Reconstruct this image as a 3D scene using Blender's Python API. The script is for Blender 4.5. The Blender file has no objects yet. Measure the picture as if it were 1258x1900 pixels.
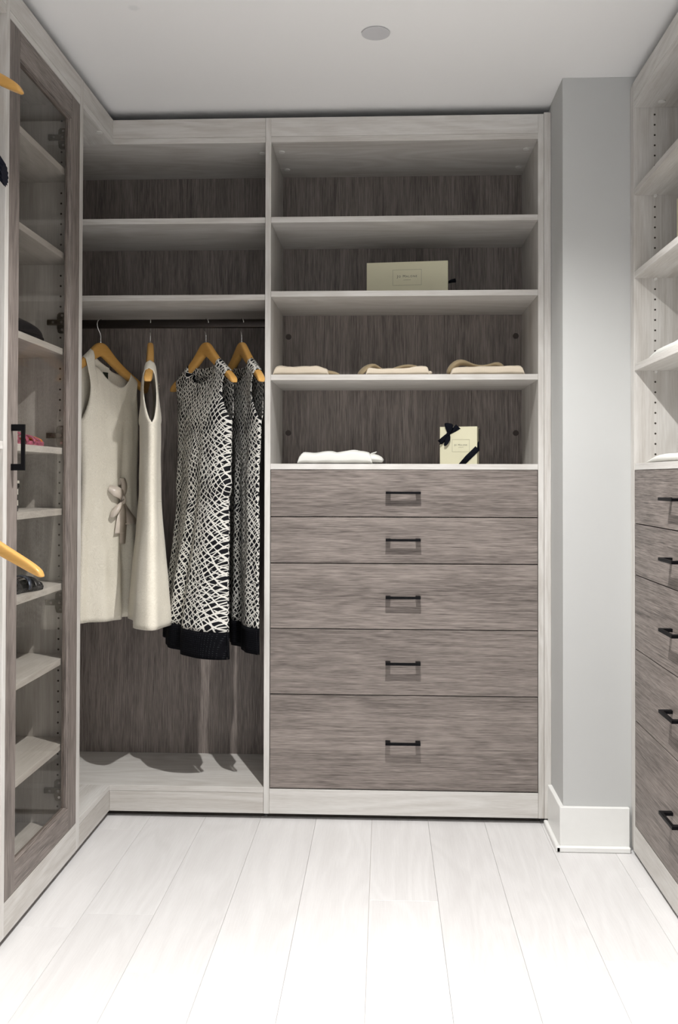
import bpy, bmesh, math, random
from mathutils import Vector, Matrix, noise as mnoise
random.seed(4)
S = bpy.context.scene
COL = S.collection
# ------------------------------------------------------------------ camera
W_PX, H_PX = 1258.0, 1900.0
F_PX, CX, CY = 1727.48, 637.66, 863.86
YAW, PIT, ROL = math.radians(2.5005), math.radians(0.7858), math.radians(-0.1293)
CAMZ = 1.16265
cd = bpy.data.cameras.new('camera'); cam = bpy.data.objects.new('camera', cd); COL.objects.link(cam)
fw = Vector((-math.sin(YAW)*math.cos(PIT), math.cos(YAW)*math.cos(PIT), math.sin(PIT)))
rt = Vector((math.cos(YAW), math.sin(YAW), 0)); dn = fw.cross(rt)
r2 = rt*math.cos(ROL)+dn*math.sin(ROL); d2 = -rt*math.sin(ROL)+dn*math.cos(ROL)
cam.matrix_world = Matrix(((r2.x, -d2.x, -fw.x, 0), (r2.y, -d2.y, -fw.y, 0), (r2.z, -d2.z, -fw.z, CAMZ), (0, 0, 0, 1)))
cd.sensor_fit = 'VERTICAL'; cd.sensor_height = 36.0; cd.sensor_width = 36.0
cd.lens = F_PX/H_PX*36.0
cd.shift_x = -(CX-W_PX/2)/H_PX; cd.shift_y = (CY-H_PX/2)/H_PX
cd.clip_start = 0.02
S.camera = cam
# ------------------------------------------------------------------ light, exposure
S.view_settings.view_transform = 'Standard'; S.view_settings.look = 'None'
S.view_settings.gamma = 1.0; S.view_settings.use_curve_mapping = False
S.view_settings.exposure = 0.35
wd = bpy.data.worlds.new('world'); S.world = wd; wd.use_nodes = True
wd.node_tree.nodes['Background'].inputs[0].default_value = (0.9, 0.95, 1, 1)
wd.node_tree.nodes['Background'].inputs[1].default_value = 0.3
def spot(x, y, z, power, radius, angle=165, blend=0.5, col=(1, 0.985, 0.962)):
    l = bpy.data.lights.new('ceiling_or_fill_spot', 'SPOT'); l.energy = power; l.shadow_soft_size = radius
    l.spot_size = math.radians(angle); l.spot_blend = blend; l.color = col
    o = bpy.data.objects.new('ceiling_or_fill_spot', l); COL.objects.link(o); o.location = (x, y, z); return o
KEY = (0.04, 2.06)
spot(KEY[0], KEY[1], 2.425, 170, 0.014, 134, 1.0)
spot(0.04, 0.75, 2.425, 260, 0.05, 104, 1.0)  # added fill: bounces off the unseen floor to brighten the ceiling
spot(0.04, -0.45, 2.425, 300, 0.05, 112, 1.0)  # second added fill spot, behind the camera
al = bpy.data.lights.new('rear_fill_light', 'AREA'); al.shape = 'RECTANGLE'; al.size = 1.5; al.size_y = 2.0
al.energy = 5; al.color = (0.93, 0.96, 1.0)
ao = bpy.data.objects.new('rear_fill_light', al); COL.objects.link(ao); ao.location = (0.1, -1.1, 1.25)
ao.rotation_euler = (math.radians(90), 0, 0)     # faces +y; added soft fill behind the camera, out of view

# ------------------------------------------------------------------ dimensions
XL, XR = -0.9414, 0.7727
YB, YK = 3.1755, 3.555
ZT, ZC = 2.4035, 2.4365
T = 0.0193
# ------------------------------------------------------------------ materials
def newmat(name):
    m = bpy.data.materials.new(name); m.use_nodes = True
    return m, m.node_tree.nodes, m.node_tree.links, m.node_tree.nodes['Principled BSDF']
def mth(n, l, op, a, b=None, c=None):
    k = n.new('ShaderNodeMath'); k.operation = op
    for i, v in enumerate((a, b, c)):
        if v is None: continue
        if isinstance(v, (int, float)): k.inputs[i].default_value = v
        else: l.new(v, k.inputs[i])
    return k.outputs[0]
def noise_n(n, l, vec, scale, detail=2, rough=.5, dist=0):
    k = n.new('ShaderNodeTexNoise'); k.inputs['Scale'].default_value = scale
    k.inputs['Detail'].default_value = detail; k.inputs['Roughness'].default_value = rough
    k.inputs['Distortion'].default_value = dist
    l.new(vec, k.inputs['Vector']); return k.outputs['Fac']
def mapv(n, l, vec, scale, rot=(0, 0, 0)):
    k = n.new('ShaderNodeMapping'); k.inputs['Scale'].default_value = scale; k.inputs['Rotation'].default_value = rot
    l.new(vec, k.inputs['Vector']); return k.outputs[0]
def ramp(n, l, fac, stops):
    k = n.new('ShaderNodeValToRGB'); e = k.color_ramp.elements
    while len(e) < len(stops): e.new(0.5)
    for i, (p, c) in enumerate(stops): e[i].position = p; e[i].color = tuple(c)+(1,)
    l.new(fac, k.inputs[0]); return k.outputs[0]
def mix(n, l, fac, a, b, mode='MIX'):
    k = n.new('ShaderNodeMix'); k.data_type = 'RGBA'; k.blend_type = mode
    for s, v in ((0, fac), (6, a), (7, b)):
        if isinstance(v, (int, float)): k.inputs[s].default_value = v
        elif isinstance(v, tuple): k.inputs[s].default_value = v+(1,) if len(v) == 3 else v
        else: l.new(v, k.inputs[s])
    return k.outputs[2]
def objvec(n, l, rnd=True):
    tc = n.new('ShaderNodeTexCoord')
    if not rnd: return tc.outputs['Object']
    oi = n.new('ShaderNodeObjectInfo'); cb = n.new('ShaderNodeCombineXYZ')
    for i, k in enumerate((11.3, 17.7, 7.9)): l.new(mth(n, l, 'MULTIPLY', oi.outputs['Random'], k), cb.inputs[i])
    a = n.new('ShaderNodeVectorMath'); a.operation = 'ADD'; l.new(tc.outputs['Object'], a.inputs[0]); l.new(cb.outputs[0], a.inputs[1])
    return a.outputs[0]
def wood(name, light, dark, axis, rough=.5, fine=1.0, ring=.25, band=.4, fib=.45, bump=.15, tint=0.0, spec=.4):
    m, n, l, b = newmat(name)
    v = objvec(n, l)
    def sc(al, ac):
        return tuple(al if 'xyz'[i] == axis else ac for i in range(3))
    n1 = noise_n(n, l, mapv(n, l, v, sc(.55, 9*fine)), 1, 3)
    n2 = noise_n(n, l, mapv(n, l, v, sc(6.0, 210*fine)), 1, 3, .65)
    n3 = noise_n(n, l, mapv(n, l, v, sc(.9, 5*fine)), 1, 2, .5, .6)
    n4 = noise_n(n, l, mapv(n, l, v, sc(3.0, 60*fine)), 1, 3, .6)
    n5 = noise_n(n, l, mapv(n, l, v, sc(20.0, 420*fine)), 1, 2, .6)
    rg = mth(n, l, 'SINE', mth(n, l, 'MULTIPLY', n3, 70.0))
    s1 = mth(n, l, 'MULTIPLY', mth(n, l, 'SUBTRACT', n1, .5), band*3)
    s2 = mth(n, l, 'MULTIPLY', mth(n, l, 'SUBTRACT', n2, .5), fib*3)
    s3 = mth(n, l, 'MULTIPLY', rg, ring*.5)
    s4 = mth(n, l, 'ADD', mth(n, l, 'MULTIPLY', mth(n, l, 'SUBTRACT', n4, .5), fib*.6), mth(n, l, 'MULTIPLY', mth(n, l, 'SUBTRACT', n5, .5), fib*2.6))
    f = mth(n, l, 'ADD', mth(n, l, 'ADD', mth(n, l, 'ADD', mth(n, l, 'ADD', s1, s2), s3), s4), .5)
    f.node.use_clamp = True
    c = ramp(n, l, f, ((0.0, dark), (1.0, light)))
    if tint:
        oi = n.new('ShaderNodeObjectInfo')
        tv = mth(n, l, 'ADD', mth(n, l, 'MULTIPLY', oi.outputs['Random'], tint), 1-tint/2)
        hv = n.new('ShaderNodeHueSaturation'); l.new(tv, hv.inputs['Value']); l.new(c, hv.inputs['Color']); c = hv.outputs[0]
    l.new(c, b.inputs['Base Color']); b.inputs['Roughness'].default_value = rough
    b.inputs['Specular IOR Level'].default_value = spec
    bp = n.new('ShaderNodeBump'); bp.inputs['Strength'].default_value = bump; bp.inputs['Distance'].default_value = .0006
    l.new(n2, bp.inputs['Height']); l.new(bp.outputs[0], b.inputs['Normal'])
    return m
def plain(name, col, rough=.5, metal=0, spec=.5, var=0, vscale=40, bump=0):
    m, n, l, b = newmat(name)
    b.inputs['Base Color'].default_value = tuple(col)+(1,)
    b.inputs['Roughness'].default_value = rough; b.inputs['Metallic'].default_value = metal
    b.inputs['Specular IOR Level'].default_value = spec
    nf = noise_n(n, l, objvec(n, l), vscale, 3)
    if var:
        lo = tuple(c*(1-var) for c in col); hi = tuple(min(1, c*(1+var)) for c in col)
        l.new(ramp(n, l, nf, ((.3, lo), (.7, hi))), b.inputs['Base Color'])
    if bump:
        bp = n.new('ShaderNodeBump'); bp.inputs['Strength'].default_value = bump; bp.inputs['Distance'].default_value = .001
        l.new(nf, bp.inputs['Height']); l.new(bp.outputs[0], b.inputs['Normal'])
    return m
LW = dict(light=(.69, .675, .65), dark=(.47, .44, .405), rough=.45, fine=1.0, ring=.28, band=.42, fib=.30, bump=.05)
DW = dict(light=(.320, .275, .250), dark=(.078, .064, .057), rough=.5, fine=1.4, ring=.16, band=.26, fib=.55, bump=.6)
M = {}
for a in 'xyz':
    M['lw'+a] = wood('light_laminate_'+a, axis=a, **LW)
    M['dw'+a] = wood('taupe_wood_'+a, axis=a, **DW)
M['plank'] = wood('whitewashed_oak', (.745, .735, .732), (.61, .595, .59), 'y', rough=.42, ring=.22, band=.35, fib=.2, bump=.05, tint=.05, spec=.35)
M['seam'] = plain('plank_seam', (.72, .64, .54), .8, var=.1)
M['wall'] = plain('grey_paint', (.53, .535, .528), .75, spec=.2, var=.01, vscale=3, bump=.05)
M['white_wall'] = plain('white_paint', (.88, .88, .88), .75, spec=.2, var=.01, vscale=3)
M['trimw'] = plain('white_trim_paint', (.80, .80, .78), .4, var=.01)
M['gapshade'] = plain('plinth_gap_shade', (.035, .028, .022), .8, var=.2)  # shade of the gap under the cabinets, put into the colour
M['black'] = plain('black_metal', (.003, .003, .004), .5, metal=0, spec=.12, var=.1, vscale=200)
M['rod'] = plain('bronze_rod', (.022, .017, .015), .3, metal=.7, var=.1)
M['chrome'] = plain('chrome_wire', (.75, .75, .75), .18, metal=1, var=.02)
M['nickel'] = plain('nickel_hinge', (.20, .175, .14), .33, metal=1, var=.2, vscale=90)
M['hole'] = plain('dark_hole', (.03, .022, .016), .8, var=.1)
M['cap'] = plain('white_cap', (.72, .71, .68), .4, var=.02)
M['dcap'] = plain('brown_cap', (.055, .04, .035), .6, var=.1)
M['cream'] = plain('cream_card', (.66, .635, .46), .6, var=.03, vscale=8)
M['ink'] = plain('black_ink', (.03, .03, .03), .6, var=.05)
M['inkline'] = plain('grey_ink', (.20, .19, .13), .6, var=.05)
M['ribbon'] = plain('black_ribbon', (.004, .005, .009), .85, spec=.1, var=.2, vscale=300)
M['plate'] = plain('white_plastic', (.62, .62, .64), .45, var=.01)
M['plate_rim'] = plain('grey_rim_metal', (.2, .2, .2), .5, var=.05)  # mid grey collar behind the cover plate
M['blackfab'] = plain('black_fabric', (.008, .009, .016), .85, spec=.15, var=.3, vscale=300, bump=.3)
M['blackshoe'] = plain('black_leather', (.01, .01, .013), .35, var=.2)
M['jewel'] = plain('jewelled_band', (.10, .12, .17), .15, metal=.6, var=.9, vscale=220, bump=1)
M['satin'] = plain('blush_satin', (.68, .60, .52), .3, var=.06, vscale=20)
M['tag'] = plain('dark_green_tag', (.012, .02, .01), .7, var=.4)
M['pink'] = plain('pink_straps', (.42, .10, .17), .45, var=.5, vscale=60)
M['orange'] = plain('orange_tip', (.75, .25, .04), .45, var=.2)
M['grip'] = plain('lamp_trim_white', (.8, .8, .8), .5, var=.01)
# ceiling with one faint round grey patch
m, n, l, b = newmat('ceiling_paint'); M['ceil'] = m
tc = n.new('ShaderNodeTexCoord'); vm = n.new('ShaderNodeVectorMath'); vm.operation = 'DISTANCE'
l.new(tc.outputs['Object'], vm.inputs[0]); vm.inputs[1].default_value = (-.681, 2.480, ZC)
l.new(ramp(n, l, vm.outputs['Value'], ((.010, (.80, .81, .81)), (.018, (.88, .88, .88)))), b.inputs['Base Color'])
b.inputs['Roughness'].default_value = .8; b.inputs['Specular IOR Level'].default_value = .2
# glass
m, n, l, b = newmat('door_glass'); M['glass'] = m
n.remove(b); out = n['Material Output']
tr = n.new('ShaderNodeBsdfTransparent'); tr.inputs[0].default_value = (.905, .895, .88, 1)
gl = n.new('ShaderNodeBsdfGlossy'); gl.inputs['Roughness'].default_value = .02
fr = n.new('ShaderNodeLayerWeight'); fr.inputs['Blend'].default_value = .5
mx = n.new('ShaderNodeMixShader')
l.new(mth(n, l, 'ADD', mth(n, l, 'MULTIPLY', mth(n, l, 'POWER', fr.outputs['Facing'], 4.0), .28), .015), mx.inputs[0]); l.new(tr.outputs[0], mx.inputs[1]); l.new(gl.outputs[0], mx.inputs[2]); l.new(mx.outputs[0], out.inputs[0])
# lamp lens
m, n, l, b = newmat('lamp_lens'); M['lens'] = m
b.inputs['Emission Color'].default_value = (1, .97, .93, 1); b.inputs['Emission Strength'].default_value = 6
nf = noise_n(n, l, objvec(n, l), 20); l.new(ramp(n, l, nf, ((.3, (.8, .8, .8)), (.7, (.85, .85, .85)))), b.inputs['Base Color'])
# honey varnished hanger wood
M['honey'] = wood('honey_wood', (.70, .41, .13), (.56, .29, .07), 'x', rough=.25, fine=.7, ring=.12, band=.4, fib=.15, bump=.05)
def brocade(name, lo, hi, swirl=1.0, rough=.55, sc=70, rib=0):
    m, n, l, b = newmat(name)
    tc = n.new('ShaderNodeTexCoord'); v = tc.outputs['UV']
    a = noise_n(n, l, v, sc*.35, 2, .5, 1.2)
    s = mth(n, l, 'SINE', mth(n, l, 'MULTIPLY', a, 95*swirl))
    if rib:
        sx = n.new('ShaderNodeSeparateXYZ'); l.new(v, sx.inputs[0]); s = mth(n, l, 'SINE', mth(n, l, 'MULTIPLY', sx.outputs[0], rib))
    w = noise_n(n, l, mapv(n, l, v, (500, 1400, 1)), 1, 2)
    big = noise_n(n, l, mapv(n, l, v, (6, 9, 1)), 1, 2)
    f = mth(n, l, 'ADD', mth(n, l, 'ADD', mth(n, l, 'MULTIPLY', s, .11*(swirl > 0)), mth(n, l, 'MULTIPLY', w, .7)), mth(n, l, 'MULTIPLY', big, .32))
    l.new(ramp(n, l, f, ((.22, lo), (.75, hi))), b.inputs['Base Color'])
    b.inputs['Roughness'].default_value = rough; b.inputs['Sheen Weight'].default_value = .15
    bp = n.new('ShaderNodeBump'); bp.inputs['Strength'].default_value = .35; bp.inputs['Distance'].default_value = .0008
    l.new(f, bp.inputs['Height']); l.new(bp.outputs[0], b.inputs['Normal']); return m
M['brocade'] = brocade('cream_brocade', (.68, .635, .53), (.88, .83, .72))
M['rib_knit'] = brocade('cream_knit', (.60, .52, .40), (.80, .70, .57), .3, .8, rib=1500)
M['tan_knit'] = brocade('tan_lining', (.30, .23, .13), (.42, .33, .20), 0, .8)
M['white_knit'] = brocade('white_cotton', (.64, .64, .60), (.80, .80, .77), 0, .85)
# black fabric with white scribbled criss-cross lines
m, n, l, b = newmat('scribble_print'); M['print'] = m
tc = n.new('ShaderNodeTexCoord'); v = tc.outputs['UV']
res = None
for i, (ang, sc, ds, th, seed) in enumerate(((36, 90, .62, .70, 1), (-34, 86, .62, .70, 5), (60, 80, .6, .91, 9), (-60, 84, .6, .91, 14))):
    mv = n.new('ShaderNodeMapping'); mv.inputs['Rotation'].default_value = (0, 0, math.radians(ang)); mv.inputs['Location'].default_value = (seed*1.37, seed*.71, 0)
    l.new(v, mv.inputs['Vector'])
    wp = n.new('ShaderNodeTexNoise'); wp.inputs['Scale'].default_value = 6.5; wp.inputs['Detail'].default_value = 1.5; l.new(mv.outputs[0], wp.inputs['Vector'])
    sx = n.new('ShaderNodeSeparateXYZ'); l.new(mv.outputs[0], sx.inputs[0])
    ph = mth(n, l, 'ADD', mth(n, l, 'MULTIPLY', sx.outputs[0], sc*1.428), mth(n, l, 'MULTIPLY', wp.outputs['Fac'], ds*9))
    s = mth(n, l, 'SINE', mth(n, l, 'MULTIPLY', ph, 3.0))
    msk = noise_n(n, l, mapv(n, l, mv.outputs[0], (14, 14, 1)), 1, 1)
    # the line's own width wanders, and each family fades out where its mask is low
    cut = mth(n, l, 'ADD', mth(n, l, 'MULTIPLY', mth(n, l, 'SUBTRACT', .47, msk), 2.0), th)
    k = mth(n, l, 'GREATER_THAN', s, mth(n, l, 'MAXIMUM', cut, .84))
    res = k if res is None else mth(n, l, 'MAXIMUM', res, k)
l.new(mix(n, l, res, (.0035, .0038, .006), (.66, .645, .60)), b.inputs['Base Color'])
b.inputs['Roughness'].default_value = .75; b.inputs['Specular IOR Level'].default_value = .2
# black eyelet hem band
m, n, l, b = newmat('eyelet_band'); M['eyelet'] = m
tc = n.new('ShaderNodeTexCoord'); vo = n.new('ShaderNodeTexVoronoi'); vo.inputs['Scale'].default_value = 150; vo.inputs['Randomness'].default_value = .15
l.new(tc.outputs['UV'], vo.inputs['Vector'])
l.new(ramp(n, l, vo.outputs['Distance'], ((.10, (.03, .032, .036)), (.20, (.0025, .0026, .004)))), b.inputs['Base Color']); b.inputs['Roughness'].default_value = .8; b.inputs['Specular IOR Level'].default_value = .08
# horizontal black / ivory stripes
m, n, l, b = newmat('striped_card'); M['stripe'] = m
tc = n.new('ShaderNodeTexCoord'); sx = n.new('ShaderNodeSeparateXYZ'); l.new(tc.outputs['Object'], sx.inputs[0])
fz = mth(n, l, 'GREATER_THAN', mth(n, l, 'FRACT', mth(n, l, 'DIVIDE', sx.outputs[2], .0306)), .5)
l.new(mix(n, l, fz, (.012, .011, .012), (.62, .60, .55)), b.inputs['Base Color'])

# ------------------------------------------------------------------ helpers
def empty(name, label, cat, loc=(0, 0, 0), group=None):
    o = bpy.data.objects.new(name, None); COL.objects.link(o); o.location = loc; o.empty_display_size = .05
    o['label'] = label; o['category'] = cat
    if group: o['group'] = group
    return o
def root_of(p):
    while p.parent: p = p.parent
    return p
def mesh_obj(name, bm, mat, parent=None, smooth=False, label=None, kind=None):
    """geometry is given in world metres; it is stored relative to the thing's own origin"""
    if parent is not None:
        base = root_of(parent).location
        bmesh.ops.translate(bm, verts=bm.verts, vec=-Vector(base))
    me = bpy.data.meshes.new(name); bm.to_mesh(me); bm.free()
    me.materials.append(M[mat] if isinstance(mat, str) else mat)
    if smooth:
        for p in me.polygons: p.use_smooth = True
    o = bpy.data.objects.new(name, me); COL.objects.link(o)
    if parent is not None: o.parent = parent
    if label: o['label'] = label
    if kind: o['kind'] = kind
    return o
def add_box(bm, x0, x1, y0, y1, z0, z1, bev=0.0, rot=None, seg=1):
    vs = [bm.verts.new((x, y, z)) for x in (x0, x1) for y in (y0, y1) for z in (z0, z1)]
    idx = ((0, 1, 3, 2), (4, 6, 7, 5), (0, 4, 5, 1), (2, 3, 7, 6), (0, 2, 6, 4), (1, 5, 7, 3))
    fs = [bm.faces.new([vs[i] for i in f]) for f in idx]
    if bev > 0:
        es = list({e for f in fs for e in f.edges})
        r = bmesh.ops.bevel(bm, geom=es, offset=bev, segments=seg, affect='EDGES', profile=.5)
        vs = list({v for f in r['faces'] for v in f.verts})
    if rot:
        c, ang = rot
        bmesh.ops.rotate(bm, verts=[v for v in vs if v.is_valid], cent=c, matrix=Matrix.Rotation(ang, 3, 'Z'))
    return vs
def box(name, x0, x1, y0, y1, z0, z1, mat, parent=None, bev=.0006, **k):
    bm = bmesh.new(); add_box(bm, min(x0, x1), max(x0, x1), min(y0, y1), max(y0, y1), min(z0, z1), max(z0, z1), bev)
    return mesh_obj(name, bm, mat, parent, **k)
def add_cyl(bm, c, r, h, axis='z', seg=16, r2=None):
    mt = {'z': Matrix.Identity(3), 'x': Matrix.Rotation(math.pi/2, 3, 'Y'), 'y': Matrix.Rotation(math.pi/2, 3, 'X')}[axis].to_4x4()
    bmesh.ops.create_cone(bm, cap_ends=True, segments=seg, radius1=r, radius2=r if r2 is None else r2, depth=h, matrix=Matrix.Translation(c) @ mt)
def tube(bm, pts, r, seg=8, sx=1.0):
    """round tube along a polyline; r may be a list"""
    pts = [Vector(p) for p in pts]; rings = []
    up = Vector((0, 0, 1))
    prev = None
    for i, p in enumerate(pts):
        t = (pts[min(i+1, len(pts)-1)]-pts[max(i-1, 0)]).normalized()
        if prev is None:
            a = t.orthogonal().normalized()
        else:
            a = (prev - t*prev.dot(t)).normalized()
        prev = a; bb = t.cross(a)
        rr = r[i] if isinstance(r, (list, tuple)) else r
        rings.append([bm.verts.new(p + a*rr*math.cos(2*math.pi*k/seg) + bb*rr*math.sin(2*math.pi*k/seg)) for k in range(seg)])
    for i in range(len(rings)-1):
        for k in range(seg): bm.faces.new((rings[i][k], rings[i][(k+1) % seg], rings[i+1][(k+1) % seg], rings[i+1][k]))
    bm.faces.new(rings[0][::-1]); bm.faces.new(rings[-1])
def loft(bm, rings, cap=True):
    R = [[bm.verts.new(p) for p in r] for r in rings]; n = len(R[0])
    for i in range(len(R)-1):
        for k in range(n): bm.faces.new((R[i][k], R[i][(k+1) % n], R[i+1][(k+1) % n], R[i+1][k]))
    if cap: bm.faces.new(R[0][::-1]); bm.faces.new(R[-1])
def strip(bm, path, widths, side):
    """flat band along path; side = unit vector(s) across the band"""
    vs = []
    for i, p in enumerate(path):
        s = Vector(side[i] if isinstance(side, list) else side); w = widths[i] if isinstance(widths, list) else widths
        vs.append((bm.verts.new(Vector(p)-s*w/2), bm.verts.new(Vector(p)), bm.verts.new(Vector(p)+s*w/2)))
    for a, b_ in zip(vs, vs[1:]):
        bm.faces.new((a[0], a[1], b_[1], b_[0])); bm.faces.new((a[1], a[2], b_[2], b_[1]))
def solid(o, t=.001, sub=0):
    if sub:
        s = o.modifiers.new('sub', 'SUBSURF'); s.levels = sub; s.render_levels = sub
    s = o.modifiers.new('solid', 'SOLIDIFY'); s.thickness = t; s.offset = 0
def dup(root, loc, rz=None, label=None, group=None):
    r = root.copy(); COL.objects.link(r); r.location = loc
    if rz is not None: r.rotation_euler = (0, 0, rz)
    if label: r['label'] = label
    if group: r['group'] = group
    for ch in list(root.children):
        c = ch.copy(); COL.objects.link(c); c.parent = r
        for g in ch.children:
            q = g.copy(); COL.objects.link(q); q.parent = c
    return r
# ------------------------------------------------------------------ room shell
def struct(o): o['kind'] = 'structure'; return o
struct(box('wall_back', -1.45, 1.3, 3.580, 3.70, -.05, 2.9, 'white_wall', bev=0))
struct(box('wall_left', -1.46, -1.345, -1.4, 3.58, -.05, 2.9, 'white_wall', bev=0))
struct(box('wall_right', 1.185, 1.3, -1.4, 3.58, -.05, 2.9, 'white_wall', bev=0))
# front wall with a doorway, behind the added fill light
bm = bmesh.new()
add_box(bm, -1.45, -.68, -1.45, -1.33, -.05, 2.9); add_box(bm, .88, 1.3, -1.45, -1.33, -.05, 2.9); add_box(bm, -.68, .88, -1.45, -1.33, 2.3, 2.9)
struct(mesh_obj('wall_front', bm, 'white_wall'))
struct(box('wall_pier', .5637, 1.185, 2.9692, 3.58, -.02, ZC, 'wall', bev=.001))
struct(box('ceiling', -1.46, 1.3, -1.45, 3.70, ZC, ZC+.1, 'ceil', bev=0))
fl = struct(box('floor', -1.46, 1.3, -1.45, 3.70, -.12, -.0125, 'seam', bev=0))
# floor planks, 190 mm wide, running towards the back wall
ends = {-7: [1.4], -6: [.6, 2.0], -5: [.9, 2.39, 3.06], -4: [.2, 2.47], -3: [-.3, 2.181], -2: [.5, ], -1: [-.6, 1.3], 0: [.4, 2.585], 1: [-.2, 1.55], 2: [.8, ], 3: [.1, 2.290], 4: [1.2, 2.7], 5: [.5], 6: [2.0]}
ends = {k: [y for y in v] for k, v in ends.items()}
for k, ys in ends.items():
    x0 = -.04+.19*k; x1 = x0+.19
    x0 = max(x0, -1.344); x1 = min(x1, 1.184)
    if x1-x0 < .02: continue
    cuts = [-1.33]+sorted(ys)+[3.578]
    for a, b_ in zip(cuts, cuts[1:]):
        box('plank', x0+.0003, x1-.0003, a+.0003, b_-.0003, -.0125, 0, 'plank', fl, bev=.0005)
# baseboard round the pier with shoe moulding
bb = box('baseboard_right', .5637-.013, .5637+.012, 2.9692-.0145, YB-.0035, 0, .135, 'trimw', bev=.0015); struct(bb)
bm = bmesh.new(); add_box(bm, .5637-.0125, XR-.006, 2.9692-.0148, 2.9692-.0002, 0, .1352, .0015); mesh_obj('baseboard_face', bm, 'trimw', bb)
bm = bmesh.new(); add_box(bm, .5637-.027, .5637-.0131, 2.9692-.030, YB-.004, 0, .0175, .003); mesh_obj('shoe_moulding', bm, 'trimw', bb)
bm = bmesh.new(); add_box(bm, .5637-.0268, XR-.0058, 2.9692-.030, 2.9692-.0150, 0, .0178, .003); mesh_obj('shoe_moulding', bm, 'trimw', bb)
# ------------------------------------------------------------------ ceiling fittings
t = empty('sprinkler_cover', 'round white sprinkler cover plate set in the ceiling', 'ceiling fitting', (-.0264, 2.644, ZC))
bm = bmesh.new(); add_cyl(bm, (-.0264, 2.644, ZC-.003), .0405, .0016, seg=48); mesh_obj('cover_plate', bm, 'plate', t)
bm = bmesh.new(); add_cyl(bm, (-.0264, 2.644, ZC-.0011), .036, .0022, seg=48); mesh_obj('collar', bm, 'plate_rim', t)
for i, (x, y) in enumerate((KEY, (.04, .75), (.04, -.45))):  # first is the key lamp; the other two are added fill
    t = empty('recessed_or_fill_light', ('round recessed ceiling light nearest the back cabinets', 'added round fill light above the camera, out of view', 'added round fill light behind the camera, out of view')[i], 'light', (x, y, ZC), 'recessed ceiling lights')
    bm = bmesh.new(); R = []
    for rr, zz in ((.055, ZC-.0002), (.055, ZC-.004), (.038, ZC-.004), (.036, ZC-.0005)):
        R.append([(x+rr*math.cos(a*math.pi/16), y+rr*math.sin(a*math.pi/16), zz) for a in range(32)])
    loft(bm, R, cap=False); mesh_obj('trim_ring', bm, 'grip', t)
    bm = bmesh.new(); add_cyl(bm, (x, y, ZC-.0008), .036, .001, seg=32); mesh_obj('lens', bm, 'lens', t)
# ------------------------------------------------------------------ handles
def handle(parent, cx, cy, cz, along, out, length=.118):
    """C-shaped strap pull; along / out = unit vectors"""
    A, O = Vector(along), Vector(out); P = A.cross(O); c = Vector((cx, cy, cz))
    L = length/2; pj = .034; t_ = .0085; pw = .0165; hw = .0042
    prof = [(-L, 0), (-L, pj), (L, pj), (L, 0), (L-pw, 0), (L-pw, pj-t_), (-L+pw, pj-t_), (-L+pw, 0)]
    bm = bmesh.new()
    f = [bm.verts.new(c+A*a+O*o-P*hw) for a, o in prof]; g = [bm.verts.new(c+A*a+O*o+P*hw) for a, o in prof]
    n = len(prof)
    for i in range(n): bm.faces.new((f[i], f[(i+1) % n], g[(i+1) % n], g[i]))
    for q in (f, g):
        for a in ((0, 1, 6, 7), (1, 2, 5, 6), (2, 3, 4, 5)): bm.faces.new([q[i] for i in a])
    bmesh.ops.recalc_face_normals(bm, faces=bm.faces)
    return mesh_obj('handle', bm, 'black', parent)
def discs(name, pts, r, axis, mat, parent, kind='stuff', h=.0006):
    bm = bmesh.new()
    for p in pts: add_cyl(bm, p, r, h, axis, 8)
    return mesh_obj(name, bm, mat, parent, kind=kind)

SH = [2.061, 1.805, 1.518, 1.2123]
# ------------------------------------------------------------------ back drawer cabinet
c1 = empty('drawer_cabinet', 'tall pale cabinet with open shelves over five taupe drawers on the back wall', 'cabinet', (.065, YB, 0))
xa, xb, xc, xd = -.4100, -.3906, .5202, .5393
box('side_panel', xa, xb, YB, YK+.012, .019, ZT, 'lwz', c1)
box('side_panel', xc, xd, YB, YK+.012, .019, ZT, 'lwz', c1)
box('filler_strip', xd+.0006, .5630, YB-.003, YB+.016, .0195, ZT+.004, 'lwz', c1)
box('top_panel', xb, xc, YB+.0005, YK, 2.3185, 2.338, 'lwx', c1)
box('crown_fascia', xb, xc, YB, YB+.018, 2.3385, ZT, 'lwx', c1)
box('back_panel', xb, xc, YK, YK+.008, .10, 2.33, 'dwz', c1, bev=0)
for z in SH: box('shelf', xb+.0004, xc-.0004, YB+.001, YK-.001, z-T, z, 'lwx', c1)
box('bottom_panel', xb, xc, YB+.02, YK, .085, .1040, 'lwx', c1)
box('toe_kick', xb+.0005, xc-.0005, YB+.0005, YB+.018, .0195, .1035, 'lwx', c1)
box('gap_shade_plinth', xa+.01, xd-.01, YB+.03, YB+.05, 0, .085, 'gapshade', c1, bev=0)  # dark strip added to stand for the shaded gap under the base
gz = [SH[3]-T, 1.0309, .8726, .6493, .4258, .1060]
hz = [1.1142, .9544, .7605, .538, .2699]
for i in range(5):
    d = box('drawer', xb+.0022, xc-.0022, YB+.0005, YB+.019, gz[i+1]+.0016, gz[i]-.0016, 'dwx', c1, bev=.0005)
    bm = bmesh.new(); add_box(bm, xb+.02, xc-.02, YB+.0195, YK-.03, gz[i+1]+.015, gz[i]-.03); mesh_obj('drawer_box', bm, 'lwx', d)
    handle(d, .0640, YB+.0005, hz[i], (1, 0, 0), (0, -1, 0))
for x in (-.368, .498):
    for z in (1.705, 1.336):
        bm = bmesh.new(); add_cyl(bm, (x, YK-.0008, z), .011, .002, 'y', 16); mesh_obj('screw_cap', bm, 'dcap', c1)
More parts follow.
